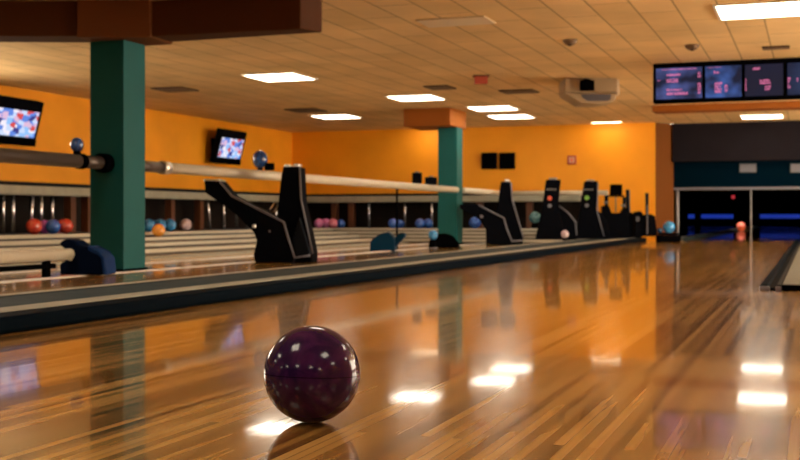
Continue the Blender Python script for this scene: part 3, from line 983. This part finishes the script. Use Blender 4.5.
ball(660, .055, 'dark blue ball on the low black rack by the wall corner', ball_mat('dark_blue_ball', (0.01, 0.03, 0.08), (0.02, 0.08, 0.2)), None, d=21.3, z=.165)

# stands for the balls that sit above the floor
def plinth(o_px, d=None, Y=None, z0=0.0, z1=0.1, w=.1, label='', m=None):
    x, y, _ = at_d(o_px, d) if d else at_y(o_px, Y)
    p = thing('ball_cup', label, 'ball cup', (x, y, z0))
    MB().tube([(0, 0, 0), (0, 0, (z1 - z0) * .6), (0, 0, z1 - z0)], [w, w * .75, w * .8], 16).build('cup', m or M['matblack'], p)
    MB().tube([(0, 0, 0), (0, 0, .015)], w * 1.15, 16).build('foot_ring', M['trimgrey'], p)
plinth(433, d=17.2, z1=.125, w=.06, label='small dark cup holding the light blue ball by the wedge feeder')
plinth(565, d=20.0, z1=.10, w=.06, label='small dark cup under the small pale ball')
plinth(535, Y=21.6, z0=PZ, z1=PZ + .1, w=.09, label='dark cup holding the dark teal ball')

# ------------------------------------------------------------------ dark hall fittings
for px, d, z1, lab in ((677.5, 24.2, 1.0, 'silver upright post at the left side of the lane opening'),
                       (751, 24.6, 1.0, 'thin silver upright post in the middle of the lane opening')):
    X, Y, d = at_y(px, 23.36) 
    p = thing('upright_post', lab, 'post', (X, 23.36, 0))
    r = .03 if px < 700 else .014
    MB().tube([(0, 0, 0), (0, 0, z1 + .005)], r, 12).build('tube', M['posttube'], p)
    MB().tube([(0, 0, 0), (0, 0, .03)], r * 1.6, 12).build('foot', M['trimgrey'], p)
for pa, pb, lab in ((688, 694, 'short faint blue glowing strip at the far end of the lanes'), (701, 733, 'blue glowing strip at the far lane end left of the coral ball'),
                    (760, 800, 'blue glowing strip at the far lane end right of the coral ball')):
    a = at_y(pa, YE - .4); b_ = at_y(pb, YE - .4)
    z = zat(219, a[2])
    s = thing('pin_deck_light', lab, 'light strip', ((a[0] + b_[0]) / 2, YE - .2, 0))
    w = (b_[0] - a[0]) / 2
    MB().box(-w, w, -.10, 0, .40, .60).build('glowing_face', M['blueglow'], s)
    MB().box(-w - .06, w + .06, -.08, .18, 0, .40).build('base_box', M['matblack'], s)
    MB().box(-w - .06, w + .06, -.08, .18, .60, .68).build('top_rim', M['matblack'], s)
a = at_y(733, YE - .1)
s = thing('red_signal_light', 'tiny red light in the darkness above the far lanes', 'light', (a[0], YE + .02, zat(197, a[2])))
MB().box(-.08, .08, -.06, 0, -.08, .08, .02, 2).build('lens', M['redglow'], s)
MB().box(-.15, .15, -.03, 0, -.15, .15).build('backplate', M['matblack'], s)
for px, lab in ((748, 'small pale grey plate on the navy masking panel above the red light'), (799, 'small pale grey plate on the navy masking panel at the right picture edge')):
    a = at_y(px, 23.3)
    s = thing('lane_number_plate', lab, 'plate', (a[0], 23.3, zat(168, a[2])))
    MB().box(-.15, .15, -.02, 0, -.08, .08, .004, 1).build('face', M['whitemark'] if False else M['trimgrey'], s)
    MB().box(-.165, .165, -.012, 0, -.095, .095).build('frame', M['divgrey'], s)

# unseen downlight, added to brighten the far ball
X, Y, _ = at_d(741, 38.0)
dl = thing('added_downlight', 'unseen black downlight added on the dark ceiling to brighten the coral ball', 'downlight', (X, Y - .5, 1.9))
MB().tube([(0, 0, 0), (0, 0, -.10)], 0.06, 16).build('can', M['matblack'], dl)
sd = bpy.data.lights.new('ball_fill_spot', 'SPOT')
sd.energy = 260; sd.spot_size = math.radians(28); sd.spot_blend = 0.6; sd.shadow_soft_size = 0.04; sd.color = (1.0, 0.85, 0.75)
so = bpy.data.objects.new('ball_fill_spot', sd); COL.objects.link(so)
so.parent = dl; so.location = (0, 0, -.12); so.rotation_euler = (math.radians(16), 0, 0)

# ------------------------------------------------------------------ the bowling ball in front
bx, by, _ = at_d(312, 2.625)
BR = 0.110
bb = MB().sphere((0, 0, 0), BR, 96, 64).build('bowling_ball', M['purple'])
bb.location = (bx, by, BR)
tag(bb, 'large glossy dark purple marbled bowling ball alone on the wooden lane', 'bowling ball')
# moulding seam round the middle, slightly tilted
bmr = bmesh.new()
n, k = 128, 6
rings = []
for i in range(n):
    a = 2 * math.pi * i / n
    ring = []
    for j in range(k):
        t = 2 * math.pi * j / k
        rr = BR - 0.0003 + 0.0006 * math.cos(t)
        ring.append(bmr.verts.new((rr * math.cos(a), rr * math.sin(a), 0.0009 * math.sin(t))))
    rings.append(ring)
for i in range(n):
    for j in range(k):
        bmr.faces.new((rings[i][j], rings[(i + 1) % n][j], rings[(i + 1) % n][(j + 1) % k], rings[i][(j + 1) % k]))
q = MB(); q.bm.free(); q.bm = bmr
sm = q.build('seam', M['seam'], bb)
sm.rotation_euler = (math.radians(-3), math.radians(1.5), TH)
sm.location = (0, 0, 0.009 * 0)
# three finger holes, drilled on the side turned away
fh = []
for (az, el) in ((75, 35), (100, 35), (87, 5)):
    v = Vector((math.cos(math.radians(az)) * math.cos(math.radians(el)), math.sin(math.radians(az)) * math.cos(math.radians(el)), math.sin(math.radians(el))))
    MB().tube([v * (BR - .02), v * (BR + .0004)], 0.0125, 20).build('finger_hole', M['matblack'], bb)
